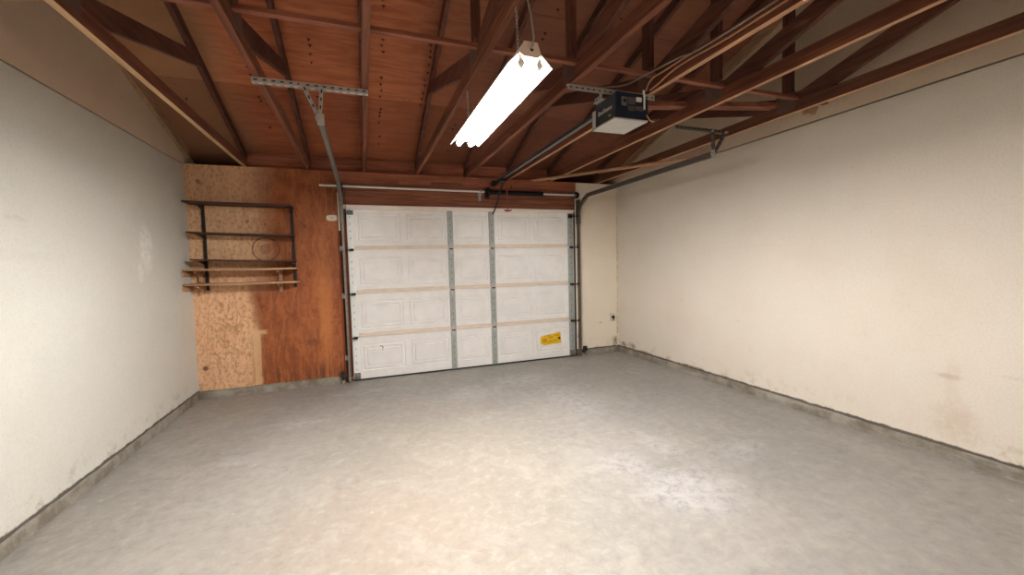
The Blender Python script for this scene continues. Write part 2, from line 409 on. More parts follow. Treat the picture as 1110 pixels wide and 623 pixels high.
# eave blocking between truss heels and the strip over the back wall
S(MB().box(-1.0,2.69,.06,.09,H,roofz(.09)),'trim_2',M['plate'])
S(MB().box(XL-.12,XR+.12,.33,.36,H-.08,roofz(.36)),'trim_13',M['wood_black'])  # fascia added to close the eave, coloured dark for the shade inside
S(MB().box(XL-.12,XR+.12,.10,.33,H-.08,H-.05),'trim_14',M['wood_black'])  # soffit added to keep outside light out of the eave
S(MB().box(XL,XR,YB-.12,YB-.085,H,roofz(YB-.1)),'trim_3',M['wood_x'])
for nm,x0,x1 in (('trim_4',XL-.005,XL+.030),('trim_5',XR-.030,XR+.005)):
    S(MB().prism([(.08,roofz(.08)-.094),(-2.9,roofz(-2.9)-.094),(YB-.08,roofz(YB-.08)-.094),(YB-.08,roofz(YB-.08)),(-2.9,roofz(-2.9)),(.08,roofz(.08))],'x',x0,x1),nm,M['wood_rake'])
for nm,x0,x1 in (('trim_11',XL-.10,XL-.04),('trim_12',XR+.04,XR+.10)): S(MB().box(x0,x1,YB-.05,.34,H-.05,H+.04),nm,M['wood_black'])  # strips added behind the wall seams: block outside light, darken the recess
# jambs
S(MB().box(-.10,-.075,-.012,.10,0,2.30),'trim_6',M['wood_jamb'],.002)
S(MB().box(-.075,0.0,.05,.10,0,DH),'trim_7',M['wood_jamb'])
S(MB().box(DW,DW+.03,.012,.10,0,DH),'trim_8',M['jamb_grey'])  # dark grey-brown strip between stile and track
S(MB().box(DW+.02,DW+.045,-.012,0,0.02,2.20),'trim_9',M['wall_fr'],.002)
# white strip of wood beside the upper track
S(MB().box(-.088,-.066,-.030,-.012,1.83,2.28),'trim_10',M['white_plate'],.002)
# concrete curbs: rough edged strips under the walls
def curb(name,axis,a,b,face,out,h):
    random.seed(len(name)*5)
    m=MB(); n=int(abs(b-a)/.07); 
    P=[]
    for i in range(n+1):
        t=a+(b-a)*i/n
        w=out*(1+random.uniform(-.2,.2)); hh=h+random.uniform(-.004,.002)
        P.append((t,w,hh,h*.5+random.uniform(-.01,.01)))
    vs=[];fs=[]
    for t,w,hh,hm in P:
        for off,z in ((0,0),(w*1.1,0),(w,hm),(w*.8,hh-.008),(0,hh)):
            vs.append((face+off,t,z) if axis=='y' else (t,face+off,z))
    for i in range(n):
        for k in range(4): fs.append((i*5+k,(i+1)*5+k,(i+1)*5+k+1,i*5+k+1))
    fs+=[(0,1,2,3,4),tuple(n*5+k for k in (4,3,2,1,0))]
    m.add(vs,fs); return S(m,name,M['curb'])
curb('baseboard_left','y',YB,0,XL,.010,.080)
curb('baseboard_right','y',YB,0,XR,-.010,.080)
curb('baseboard_front_left','x',XL,-.10,0,-.03,.085)
curb('baseboard_front_right','x',DW+.03,XR,0,-.02,.082)

# roof deck : 4x8 sheets, hairline seams, nail tips poking through mid-bay
def deck():
    m=MB(); th=.012
    ang=math.atan(.333)
    rows=[(.40,-.949),(-.954,-2.10),(-2.105,-2.90)]
    for ri,(ya,yb) in enumerate(rows):
        xs=[-1.75,(.25 if ri%2 else -.98),(2.69 if ri%2 else 1.46),4.0]
        if ri%2==0: xs=[-1.75,-.98,1.47,4.0]
        for i in range(len(xs)-1):
            x0,x1=xs[i]+.0015,xs[i+1]-.0015
            for mir in (0,1):
                A,B=(ya,yb) if not mir else (-5.8-ya,-5.8-yb)
                za,zb=(2.73-.333*ya),(2.73-.333*yb)
                m.prism([(A,za),(B,zb),(B,zb+th),(A,za+th)],'x',x0,x1)
    # unseen felt layer added above to block light at the seams
    m.mi=1
    for mir in (0,1):
        A,B=(.42,-2.92) if not mir else (-6.22,-2.88)
        za,zb=2.73-.333*.42,2.73+.333*2.9
        m.prism([(A,za+.014),(B,zb+.014),(B,zb+.03),(A,za+.03)],'x',-1.76,4.01)
    random.seed(11)
    m.mi=1
    for X in (-1.27,-.68,-.17,.40,.80,1.20,1.75,2.35,3.1):
        y=-.15
        while y>-2.6:
            y-=random.uniform(.05,.10) if random.random()<.8 else random.uniform(.15,.3)
            if random.random()<(.75 if X in(-.17,.40,.80) else .3):
                x=X+random.uniform(-.010,.010); z=2.73-.333*y
                L=random.uniform(.016,.030); r=.006
                m.add([(x-r,y-r,z),(x+r,y-r,z),(x+r,y+r,z),(x-r,y+r,z),(x+random.uniform(-.004,.004),y,z-L)],[(0,1,4),(1,2,4),(2,3,4),(3,0,4)])
                # dark splinter halo of the hole
                q=random.uniform(.009,.017); m.box(x-q,x+q,y-q*.6,y+q*.6,z-.0015,z+.001)
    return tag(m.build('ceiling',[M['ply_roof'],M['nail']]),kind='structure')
deck()

# ------------------------------------------------------------------ trusses
TX=[-1.015,-.38,.23,.853,1.487,2.085,2.70,3.455]
def make_truss():
    r=empty('roof_truss',(0,0,H),'','roof truss','parallel wooden roof trusses')
    w=.019
    MB().box(-w,w,YB-.08,.08,H,H+.089).build('bottom_chord',M['wood_y'],r,.003)
    for sgn in (0,1):
        def Y(y): return y if not sgn else -5.8-y
        m=MB(); m.prism([(Y(.08),roofz(.08)-.094),(Y(-2.9),roofz(-2.9)-.094),(Y(-2.9),roofz(-2.9)-.002),(Y(.08),roofz(.08)-.002)],'x',-w,w)
        m.build('top_chord',M['wood_dark_y'],r,.003)
        # diagonal web
        y0,y1=-2.80,-1.30
        z0=H+.089; z1=roofz(y1)-.094
        dy,dz=y1-y0,z1-z0
        m=MB(); m.prism([(Y(y0-.04),z0),(Y(y0+.20),z0),(Y(y1+.07),roofz(y1+.07)-.094),(Y(y1-.09),roofz(y1-.09)-.094),(Y(y0-.04),z0+.05)],'x',-w*.95,w*.95)
        m.build('web',M['wood_dark_y'],r,.002)
        # heel plate
        for s in (-1,1):
            m=MB(); m.box(s*w,s*(w+.0015),Y(.02),Y(-.13),H+.02,H+.115); pass
    MB().box(-w,w,-2.845-.0,-2.925,H+.089,roofz(-2.9)-.094+.0).build('king_post',M['wood_dark_z'],r,.002)
    for s in (-1,1):
        MB().box(s*w,s*(w+.0015),-2.96,-2.80,H+.03,H+.165).build('nail_plate',M['nail_plate'],r)
    return r
TL=['roof truss nearest the left wall, pale tan bottom edge',
 'second roof truss from the left wall, under the left end of the T-shaped bar',
 'third roof truss from the left wall, near the left door edge',
 'roof truss the fluorescent shop light hangs from',
 'roof truss just right of the fluorescent light, left end of opener bracket bar under it',
 'roof truss above the door opener with tan cables along its side',
 'second roof truss from the right wall, reddish brown face and pale lower edge',
 'roof truss nearest the right wall with door track hanger under it']
T0=make_truss(); trusses=[]
for i,x in enumerate(TX):
    t=T0 if i==0 else copy_tree(T0)
    t.location.x=x; t['label']=TL[i]; trusses.append(t)
for ti,side,under in ((0,'wood_y','wood_tan'),(5,'wood_y','wood_edge'),(6,'wood_y','wood_edge'),(7,'wood_old','wood_edge')):  # right-hand chords get undersides painted lighter for floor bounce
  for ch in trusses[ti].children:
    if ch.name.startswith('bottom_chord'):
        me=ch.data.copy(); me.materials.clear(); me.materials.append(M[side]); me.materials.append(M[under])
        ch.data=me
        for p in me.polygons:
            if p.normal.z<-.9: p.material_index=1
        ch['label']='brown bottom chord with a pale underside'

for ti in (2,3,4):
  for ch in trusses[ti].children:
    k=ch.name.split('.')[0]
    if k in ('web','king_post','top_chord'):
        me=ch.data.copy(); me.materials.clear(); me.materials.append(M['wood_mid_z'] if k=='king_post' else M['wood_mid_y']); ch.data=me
# boards across the trusses
def thing_mesh(mb,name,mat,label,cat,bev=0,group=None,origin=None):
    return tag(mb.build(name,mat,bevel=bev,origin=origin),label,cat,group)
thing_mesh(MB().box(XL+.032,XR-.032,-2.985,-2.945,H+.089,H+.112),'lateral_brace',M['wood_x'],'long thin wooden runner laid across the tops of the truss bottom chords','board',.002,origin=(1.1,-2.96,H+.089))
thing_mesh(MB().bar((2.045,-2.40,H+.089+.019),(3.60,-2.82,H+.089+.019),.089,.038),'lateral_brace',M['wood_x'],'short dark board lying across the trusses right of the opener','board',.002,origin=(2.8,-2.6,H+.089))
thing_mesh(MB().bar((2.42,.04-.07,H-.0105),(3.79,-1.72,H-.0105),.089,.02),'diagonal_brace',M['wood_edge'],'pale edged diagonal board under the trusses from door header to right wall','board',.002,origin=(3.1,-.8,H-.02))
MB().prism([(3.473,H-.035),(3.56,H-.035),(3.60,H+.03),(3.473,H+.03)],'y',-3.03,-2.99).build('wood_cleat',M['wood_rake'],trusses[7],.002)

# ------------------------------------------------------------------ garage door
door=empty('door_1',(DW/2,.03,0),None,None,kind='structure')
door['label']='white four-section raised panel garage door with galvanised stiles'
SEC=DH/4
PX=[(.11,.625),(.69,1.185),(1.315,1.745),(1.895,2.37),(2.43,2.93)]
def section(i):
    z0=i*SEC+.004; z1=(i+1)*SEC-.003; y0=0.015
    m=MB(); pz0=z0+.095; pz1=z1-.088
    if i==0: pz0=z0+.11
    xs=[0.0]
    for a,b in PX: xs+=[a,b]
    xs.append(DW)
    zs=[z0,pz0,pz1,z1]
    for a in range(len(xs)-1):
        for b in range(3):
            X0,X1,Z0,Z1=xs[a],xs[a+1],zs[b],zs[b+1]
            if a%2==1 and b==1:
                rings=[(0,0),(.006,.013),(.015,.013),(.021,.001),(.045,.0),(.051,.009),(.058,.009),(.064,-.002)]
                vs=[]
                for off,dep in rings:
                    for (x,z) in ((X0+off,Z0+off),(X1-off,Z0+off),(X1-off,Z1-off),(X0+off,Z1-off)): vs.append((x,y0+dep,z))
                fs=[]
                for k in range(len(rings)-1):
                    for j in range(4): fs.append((k*4+j,k*4+(j+1)%4,(k+1)*4+(j+1)%4,(k+1)*4+j))
                fs.append(tuple(len(rings)*4-4+j for j in range(4)))
                m.add(vs,fs)
            else: m.add([(X0,y0,Z0),(X1,y0,Z0),(X1,y0,Z1),(X0,y0,Z1)],[(0,1,2,3)])
    # closing back and rim
    m.box(0,DW,.030,.048,z0-.004,z1+.003)
    m.add([(0,y0,z0),(DW,y0,z0),(DW,.03,z0),(0,.03,z0)],[(0,1,2,3)]); m.add([(0,y0,z1),(DW,y0,z1),(DW,.03,z1),(0,.03,z1)],[(0,1,2,3)])
    m.mi=1
    if i>0:
        m.prism([(y0,z0+.050),(y0-.008,z0+.044),(y0-.008,z0+.030),(y0-.003,z0+.026),(y0-.010,z0+.018),(y0-.010,z0),(y0,z0)],'x',.075,DW-.1)
    return m.build('door_section',[M['door'],M['door_lip']],door)
for i in range(4): section(i)
def stile(x0,x1,mat,name='stile'):
    for i in range(4):
        z0=i*SEC+.012; z1=(i+1)*SEC-.012
        m=MB(); m.prism([(x0,.013),(x0+.004,.001),(x1-.004,.001),(x1,.013)],'z',z0,z1)
        m.mi=1
        n=6
        for k in range(n):
            z=z0+(k+.5)*(z1-z0)/n
            m.box((x0+x1)/2-.005,(x0+x1)/2+.005,.0,.0012,z-.012,z+.012)
        m.build(name,[mat,M['slot'] if mat is M['stile_bright'] else M['galv_dull']],door)
stile(1.215,1.290,M['stile']); stile(1.775,1.855,M['stile'])
stile(0.0,.078,M['stile_bright'],'end_stile'); stile(DW-.095,DW-.012,M['stile'],'end_stile')
def hinge(x,z,w,mat):
    m=MB()
    m.prism([(x-w,z-.045),(x-w*.4,z-.075),(x+w*.4,z-.075),(x+w,z-.045),(x+w,z-.008),(x-w,z-.008)],'y',-.004,.001)
    m.prism([(x-w,z+.008),(x+w,z+.008),(x+w,z+.045),(x+w*.4,z+.075),(x-w*.4,z+.075),(x-w,z+.045)],'y',-.004,.001)
    m.mi=1; m.tube([(x-w,-.006,z),(x+w,-.006,z)],.008,10)
    m.mi=0
    for dz in (-.04,.04): m.tube([(x,-.004,z+dz),(x,-.009,z+dz)],.007,8)
    m.build('hinge',[mat,M['dark_metal']],door)
for i in (1,2,3):
    for x in (1.2525,1.815): hinge(x,i*SEC,.028,M['galv'])
    for x,s in ((.045,-1),(DW-.055,1)):
        hinge(x,i*SEC,.026,M['stile_bright'] if x<1 else M['stile'])
        m=MB(); m.tube([(x,-.035,i*SEC),(x+s*.085,-.035,i*SEC)],.006,8); m.box(x-.02,x+.02,-.042,-.004,i*SEC-.015,i*SEC+.015)
        m.tube([(x+s*.088,-.035,i*SEC),(x+s*.103,-.035,i*SEC)],.020,14)
        m.build('roller',M['dark_metal'],door)
for x,s in ((.045,-1),(DW-.055,1)):
    m=MB(); m.box(x-.035,x+.035,-.006,.001,2.02,2.075); m.box(x-.03,x+.03,-.045,-.006,2.03,2.036); m.box(x-.03,x+.03,-.045,-.006,2.058,2.064)
    m.tube([(x,-.035,2.047),(x+s*.085,-.035,2.047)],.006,8); m.tube([(x+s*.088,-.035,2.047),(x+s*.103,-.035,2.047)],.020,14)
    m.build('top_bracket',M['dark_metal'] if x>1 else M['galv_dull'],door)
    m=MB(); m.box(x-.035,x+.035,-.006,.001,.02,.10); m.tube([(x,-.035,.06),(x+s*.085,-.035,.06)],.006,8); m.box(x-.02,x+.02,-.040,-.004,.045,.075)
    m.build('bottom_bracket',M['galv_dull'],door)
MB().prism([(.014,2.138),(-.020,2.138),(-.024,2.130),(-.024,2.112),(-.012,2.106),(-.012,2.092),(.014,2.086)],'x',-.03,DW).build('top_strut',M['strut'],door,.001)
MB().prism([(.0,.004),(.0,.018),(.05,.018),(.05,.0),(.02,-.0)],'x',.0,DW).build('bottom_seal',M['black'],door)
m=MB(); m.box(1.79,1.84,-.012,.001,1.99,2.08); m.box(1.80,1.806,-.045,-.012,2.04,2.075); m.box(1.826,1.832,-.045,-.012,2.04,2.075)
m.build('operator_bracket',M['galv'],door)
# yellow torn warning label on the bottom section
m=MB(); zc=.30
m.prism([(2.50,.330),(2.82,.385),(2.83,.218),(2.56,.205),(2.50,.240)],'y',.0125,.0142)
m.mi=1
for a,b,z,h in ((2.53,2.60,.275,.05),(2.62,2.70,.315,.022),(2.64,2.76,.262,.010),(2.60,2.72,.243,.010),(2.72,2.80,.335,.020),(2.56,2.66,.340,.010)):
    m.box(a,b,.0119,.0126,z-h/2,z+h/2)
m.mi=2; m.disc((2.80,.290),.022,'y',(.0116,.0127),14)
o=m.build('warning_label',[plain('yellow_label',(240,196,24),.5,0,.04),plain('amber_print',(216,158,10),.5),plain('brown_print',(120,70,14),.5)],door)
o['label']='torn yellow warning label'
# scuff on lower left panel
m=MB(); m.tube([(.32,.012,.41),(.35,.0115,.40),(.36,.012,.385)],.004,6); m.tube([(.35,.012,.395),(.352,.012,.35)],.003,6)
m.build('scuff_mark',M['dark_metal'],door)

# ------------------------------------------------------------------ tracks
def arc(y0,z0,r,n=10):
    # vertical at y0 up to z0, curving towards -y
    return [(y0-r+r*math.cos(t),z0+r*math.sin(t)) for t in [PI/2*k/n for k in range(n+1)]]
def track(X,s,label,hx0,hx1,hm):
    root=empty('door_track',(X,-.04,0),label,'door track','garage door tracks')
    GD=M['galv_dull'] if X<1 else M['galv_dark']
    prof=[(-.012*s,-.026),(.012*s,-.026),(.012*s,-.023),(-.009*s,-.023),(-.009*s,.023),(.012*s,.023),(.012*s,.026),(-.012*s,.026)]
    Y0=-.065
    zc=1.965; R=.335
    MB().sweep([(Y0,.015),(Y0,1.0),(Y0,zc)],prof,X).build('vertical_track',GD,root)
    MB().sweep(arc(Y0,zc,R),prof,X).build('curved_track',GD,root)
    MB().sweep([(Y0-R,zc+R),(-1.4,zc+R),(-2.46,zc+R)],prof,X).build('horizontal_track',GD,root)
    # reinforcing angle along the horizontal track
    m=MB(); xo=-s*.016
    m.box(X+xo-.002,X+xo+.002,-2.46,Y0-R+.12,zc+R-.012,zc+R+.028); m.box(X+xo-.012,X+xo+.012,-2.46,Y0-R+.12,zc+R+.026,zc+R+.030)
    m.build('track_angle',GD,root)
    # flag bracket linking to wall
    m=MB(); m.box(X+xo-.002,X+xo+.002,-.10,-.001+.0,1.93,2.28); m.box(X+xo-.03,X+xo+.03,-.026,-.022,1.93,2.28)
    m.build('flag_bracket',GD,root)
    for z in (.30,1.05,1.62):
        m=MB(); m.box(X+xo-.002,X+xo+.002,-.085,-.013,z-.02,z+.02); m.box(X+xo-.028*1,X+xo+.004,-.016,-.0125,z-.028,z+.028)
        m.build('jamb_bracket',M['galv'],root)
    # stay from bearing to track
    MB().bar((X+xo,-.10,2.15),(X+xo,-.34,2.285),.003,.022,(1,0,0)).build('brace_strap',GD,root)
    # hanger : slotted bar under two trusses and two straps
    def slotted(a,b,w,name):
        a=Vector(a); b=Vector(b); L=(b-a).length; d=(b-a)/L
        m=MB(); 
        side=Vector((0,1,0))
        m.bar(a,b,.003,w,side if abs(d.y)<.9 else (1,0,0)) if False else None
        # L section : flat flange + upright flange
        up=d.cross(side).normalized()
        def slab(o1,o2,t,hole):
            m.bar(a+o1,b+o1,*t)
        m.bar(a,b,w,.003,up); m.bar(a+side*(-w/2)+up*w/2*.9,b+side*(-w/2)+up*w/2*.9,.003,w*.9,up)
        m.mi=1
        n=int(L/.045)
        for k in range(n):
            c=a+d*(L*(k+.5)/n)
            m.bar(c-d*.010+side*(-w/2-.002)+up*w*.45,c+d*.010+side*(-w/2-.002)+up*w*.45,.0012,.008,up)
            m.bar(c-d*.010-up*.002,c+d*.010-up*.002,.008,.0012,up)
        return m.build(name,[M['galv'] if X<1 else GD,M['dark_metal']],root)
    zt=H-.006
    slotted((hx0,-2.44,zt-.026),(hx1,-2.44,zt-.026),.030,'hanger_bar')
    for xx in hm: slotted((xx,-2.455,zt-.020),(X+xo,-2.455,zc+R+.01),.022,'hanger_strap')
    m=MB(); m.box(X-.02,X+.02,-2.475,-2.47,zc+R-.03,zc+R+.04); m.build('end_plate',M['galv'],root)
    MB().tube([(X+xo-.005,-2.482,zc+R+.012),(X+xo-.005,-2.440,zc+R+.012)],.010,8).build('bolt',M['galv'],root)
    for xx in hm: MB().tube([(xx,-2.478,zt-.02),(xx,-2.45,zt-.02)],.008,8).build('bolt',M['galv'],root)
    # lower end: foot bracket
    return root
tl=track(-.040,1,'left garage door track beside the plywood wall, hung from a T-shaped slotted bar',-.405,.245,(-.14,-.035))
tr=track(3.100,-1,'right garage door track curving along the cream wall to a dark hanger',2.70,3.30,(3.10,3.25))

# photo-eye sensors at the foot of each track
for X,s,l in ((-.115,1,'black door sensor at the foot of the left track'),(3.165,-1,'black door sensor at the foot of the right track')):
    r=empty('door_sensor',(X,-.05,0),l,'sensor','door sensors')
    m=MB(); m.box(X-.022,X+.022,-.12,-.085,.09,.16); m.build('sensor_body',M['black'],r,.004)
    m=MB(); m.tube([(X+s*.022,-.10,.125),(X+s*.030,-.10,.125)],.012,12); m.build('sensor_lens',M['dark_metal'],r)
    m=MB(); m.bar((X,-.088,.12),(X,-.052,.12),.03,.004); m.bar((X,-.054,.05),(X,-.054,.15),.03,.004,(0,1,0)); m.bar((X+s*.05,-.056,.075),(X,-.056,.075),.004,.03); m.build('sensor_bracket',M['dark_metal'],r)
    m=MB(); m.tube([(X,-.10,.09),(X-.01,-.10,.05),(X-.02*s,-.085,.02),(X-.04*s,-.08,.010)],.004,6); m.build('sensor_wire',M['black'],r)

# ------------------------------------------------------------------ torsion spring assembly
ts=empty('torsion_spring_assembly',(1.75,0.012,2.335),'white shaft with black torsion spring over the garage door','torsion spring')
ys,zs=-.085,2.335
MB().tube([(-.27,ys,zs+.008),(1.7,ys,zs)],.0125,14).build('shaft',M['white'],ts)['label']='white painted shaft'
MB().tube([(2.50,ys,zs),(3.17,ys,zs)],.0125,14).build('shaft',M['white'],ts)['label']='white painted shaft'
m=MB()
N=60
for k in range(N): # coils
    x=1.80+.70*k/N; m.tube([(x,ys,zs),(x+.0085,ys,zs)],.031 if k%2 else .029,16,True)
m.tube([(1.77,ys,zs),(1.80,ys,zs)],.034,16); m.tube([(2.50,ys,zs),(2.54,ys,zs)],.030,16)
m.build('spring',M['spring'],ts)
m=MB(); m.box(1.755,1.760,-.12,.011,2.28,2.40); m.box(1.73,1.79,.004,.011,2.26,2.40); m.tube([(1.745,ys,zs),(1.775,ys,zs)],.042,18)
m.build('center_bracket',M['dark_metal'],ts)
m=MB(); m.box(1.635,1.68,-.030,.011,2.295,2.33); m.tube([(1.64,ys,zs),(1.66,ys,zs)],.024,12); m.box(1.645,1.655,-.075,.011,2.32,2.332); m.box(1.64,1.67,-.02,.011,2.23,2.29)
m.build('shaft_clamp',M['galv'],ts)
for x in (-.035,3.075):
    m=MB(); 
    for k in range(5): m.tube([(x-.02+k*.008,ys,zs),(x-.015+k*.008,ys,zs)],.050-.003*k,18)
    m.build('cable_drum',M['dark_metal'],ts)
    m=MB(); m.box(x-.045,x-.041,-.11,.011,2.28,2.385); m.tube([(x-.05,ys,zs),(x-.036,ys,zs)],.028,14); m.build('end_bearing',M['galv_dull'],ts)
for x in (.0,DW-.02): MB().tube([(x,-.035,2.30),(x,-.02,.08)],.002,6).build('lift_cable',M['dark_metal'],ts)

# ------------------------------------------------------------------ door opener
op=empty('garage_door_opener',(1.83,-2.9,2.30),'dark garage door opener with grey lens cover hanging from a slotted bar','garage door opener')
x0,x1,y0,y1,z0,z1=1.715,1.965,-3.025,-2.78,2.305,2.462
m=MB(); m.prism([(x0+.01,z0),(x1,z0),(x1,z1-.03),(x1-.03,z1),(x0+.01,z1)],'y',y0+.006,y1); m.mi=0
m.build('side_housing',M['opener_grey'],op,.004)
m=MB(); m.prism([(x0+.008,z0-.002),(x1+.002,z0-.002),(x1+.002,z1-.03),(x1-.03,z1+.002),(x0+.008,z1+.002)],'y',y0-.006,y0+.010)
m.build('rear_panel',M['opener_blue'],op,.003)
m=MB(); m.box(x0-.004,x1+.004,y0+.0,y1+.02,z0-.012,z0-.002); m.box(x0-.004,x0+.001,y1-.02,y1+.02,z0-.012,z0+.115); m.box(x0-.004,x1-.09,y1+.016,y1+.022,z0-.012,z0+.06)
m.build('lens_cover',M['opener_lens'],op,.002)
# silver lettering along the left side (too small to read) : row of slanted strokes
m=MB(); yA=-2.82; 
random.seed(5)
for k in range(10):
    y=yA-.0165*k; hgt=.028 if k in (0,4) else .018
    z=z0+.070
    m.bar((x0+.0085,y,z),(x0+.0085,y-.004,z+hgt),.003,.009,(0,1,0)); 
    if k%2==0: m.bar((x0+.0085,y,z+.002),(x0+.0085,y-.012,z+.002),.003,.004)
    else: m.bar((x0+.0085,y,z+.010),(x0+.0085,y-.012,z+.010),.003,.004)
m.build('brand_lettering',M['logo'],op)['label']='small silver lettering'
MB().box(x0+.0075,x0+.010,-2.965,-2.94,z0+.028,z0+.036).build('badge',M['logo'],op)
yp=y0-.006
m=MB(); m.box(x0+.045,x0+.085,yp-.002,yp+.001,z0+.072,z0+.128); m.mi=1; m.box(x0+.058,x0+.078,yp-.003,yp-.001,z0+.094,z0+.116)
m.mi=2; m.box(x0+.092,x0+.150,yp-.002,yp+.001,z0+.085,z0+.130); m.box(x0+.095,x0+.145,yp-.002,yp+.001,z0+.045,z0+.075); m.box(x0+.15,x0+.215,yp-.002,yp+.001,z0+.05,z0+.078)
m.build('label_panel',[M['label'],M['black'],plain('dim_label',(96,84,88),.6)],op)['label']='printed grey labels'
m=MB(); m.box(x0+.155,x0+.195,yp-.012,yp+.001,z0+.105,z0+.132); m.tube([(x0+.215,yp-.008,z0+.06),(x0+.215,yp-.010,z0+.13),(x0+.20,yp-.02,z0+.175)],.007,8)
m.build('connector',M['white'],op,.003)
m=MB(); m.tube([(x1-.01,y0-.004,z0+.03),(x1+.0,y0-.02,z0-.004),(x1+.02,y0-.02,z0-.016),(x1+.045,y0-.01,z0-.008),(x1+.05,y0+.02,z0+.004)],.0035,8)
m.build('antenna_wire',M['cable'],op)
# slotted bar under the trusses and straps
def slotbar(m,a,b,w,face):
    a=Vector(a);b=Vector(b)
    m.mi=0; m.bar(a,b,.003,w,face)
    L=(b-a).length; d=(b-a)/L; n=int(L/.04); f=Vector(face); nrm=d.cross(f).normalized()
    m.mi=1
    for k in range(n):
        c=a+d*(L*(k+.5)/n)
        for sg in (-1,1): m.bar(c-d*.009+nrm*.0016*sg,c+d*.009+nrm*.0016*sg,.0012,.008,face)
m=MB(); slotbar(m,(1.45,-2.90,H-.020),(2.125,-2.90,H-.020),.034,(0,0,1)); m.mi=0; m.box(1.45,2.125,-2.9,-2.870,H-.0035,H-.0005)
m.build('hanger_bar',[M['galv'],M['dark_metal']],op)
m=MB(); slotbar(m,(x0-.01,-2.88,z1+.040),(x0-.01,-2.88,H-.02),.026,(0,1,0)); slotbar(m,(x1-.02,-2.88,z1-.0),(x1-.02,-2.88,H-.02),.026,(0,1,0)); slotbar(m,(x0-.005,-2.885,z1+.02),(x0-.005,-2.80,z1+.02),.03,(0,0,1))
m.mi=0; m.box(x0-.012,x1-.01,-2.895,-2.865,z1,z1+.004); m.box(x0-.02,x0+.02,-2.90,-2.80,z1-.001,z1+.003); m.tube([(x0-.016,-2.885,H-.02),(x0-.004,-2.885,H-.02)],.009,8)
m.box(x0-.013,x0-.007,-2.893,-2.867,z1,z1+.045)
m.build('hanger_strap',[M['galv'],M['dark_metal']],op)
m=MB(); zr=2.425
m.bar((1.79,-2.79,zr),(1.835,-.16,2.44),.030,.006); m.bar((1.79-.013,-2.79,zr+.014),(1.835-.013,-.16,2.454),.004,.03); m.bar((1.79+.013,-2.79,zr+.014),(1.835+.013,-.16,2.454),.004,.03)
m.build('rail',M['rail'],op)
m=MB(); m.tube([(1.755,-2.79,zr-.006),(1.805,-.16,2.432)],.006,8); m.build('drive_chain',M['black'],op)
m=MB(); m.tube([(1.835,-.30,2.44),(1.835,-.16,2.44)],.018,12); m.box(1.81,1.86,-.16,-.024,2.42,2.475); m.disc((1.835,-.20),.03,'z',(2.425,2.455),16)
m.build('header_bracket',M['dark_metal'],op)
m=MB(); m.box(1.80,1.865,-.52,-.40,2.395,2.425); m.build('trolley',M['dark_metal'],op,.003)
m=MB(); m.tube([(1.845,-.44,2.40),(1.84,-.34,2.33),(1.838,-.17,2.16),(1.825,-.045,2.055)],.009,8); m.build('door_arm',M['dark_metal'],op)
rc=MB(); rc.tube([(1.87,-.46,2.40),(1.885,-.455,2.32),(1.888,-.45,2.20),(1.89,-.45,2.09)],.0055,8); rc=rc.build('release_cord',M['redcord'],op)
rc['label']='red pull cord'
m=MB(); m.tube([(1.845,-.45,2.055),(1.87,-.45,2.047),(1.90,-.45,2.047),(1.945,-.45,2.055)],[.006,.012,.012,.006],10); m.tube([(1.89,-.45,2.09),(1.893,-.45,2.05)],.004,8); m.build('pull_handle',M['red'],rc)

# ------------------------------------------------------------------ shop light
def chain(m,a,b,pitch=.016):
    a=Vector(a);b=Vector(b); L=(b-a).length; n=int(L/pitch); d=(b-a)/L
    u0=d.cross(Vector((1,0,0))).normalized(); u1=d.cross(u0)
    for k in range(n):
        c=a+d*(L*(k+.5)/n); u=u0 if k%2 else u1
        pts=[c+d*(pitch*.75*math.sin(t))+u*(.0050*math.cos(t)) for t in [2*PI*j/10 for j in range(11)]]
        m.tube(pts,.0014,5,False)
fx=empty('fluorescent_shop_light',(.865,-3.065,2.20),'lit two-tube fluorescent shop light hanging on chains from a truss','ceiling light')
FX=.865; ya,yb=-3.665,-2.47
m=MB()
outer=[(FX-.098,2.200),(FX-.095,2.197),(FX-.048,2.262),(FX-.038,2.300),(FX+.038,2.300),(FX+.048,2.262),(FX+.095,2.197),(FX+.098,2.200)]
prof_o=[(FX-.098,2.212),(FX-.048,2.262),(FX+.048,2.262),(FX+.098,2.212),(FX+.101,2.216),(FX+.052,2.266),(FX-.052,2.266),(FX-.101,2.216)]
m.prism(prof_o,'y',ya,yb)
m.build('reflector',M['white'],fx)
m=MB(); m.prism([(FX-.038,2.266),(FX+.038,2.266),(FX+.032,2.305),(FX-.032,2.305)],'y',ya-.001,yb+.001); m.build('ballast_channel',M['white'],fx,.002)
for y,s in ((ya,-1),(yb,1)):
    m=MB(); yy=y+s*.004
    m.prism([(FX-.046,2.262),(FX-.030,2.308),(FX+.030,2.308),(FX+.046,2.262),(FX+.030,2.245),(FX-.030,2.245)],'y',yy-.003,yy+.003)
    m.mi=1; m.disc((FX+.004,2.277),.008,'y',(yy+s*.003,yy+s*.005),14)
    m.build('end_plate',[M['end_plate'],M['black']],fx)
    for xx in (-.042,.042):
        m=MB(); a0,a1=(y-s*.002,y-s*.022); m.box(FX+xx-.010,FX+xx+.010,a0,a1,2.205,2.262); m.disc((FX+xx,2.222),.016,'y',(a0+s*.0015,a1-s*.0),14); m.build('lamp_holder',M['white'],fx,.001)
for xx in (-.042,.042):
    m=MB(); m.tube([(FX+xx,ya+.024,2.222),(FX+xx,ya+.045,2.222),(FX+xx,yb-.045,2.222),(FX+xx,yb-.024,2.222)],.0165,18)
    m.build('fluorescent_tube',M['tube'],fx)
for yy in (ya+.14,yb-.14):
    m=MB(); chain(m,(FX-.0,yy,2.306),(FX-.004,yy,H-.002)); m.build('chain',M['galv'],fx)
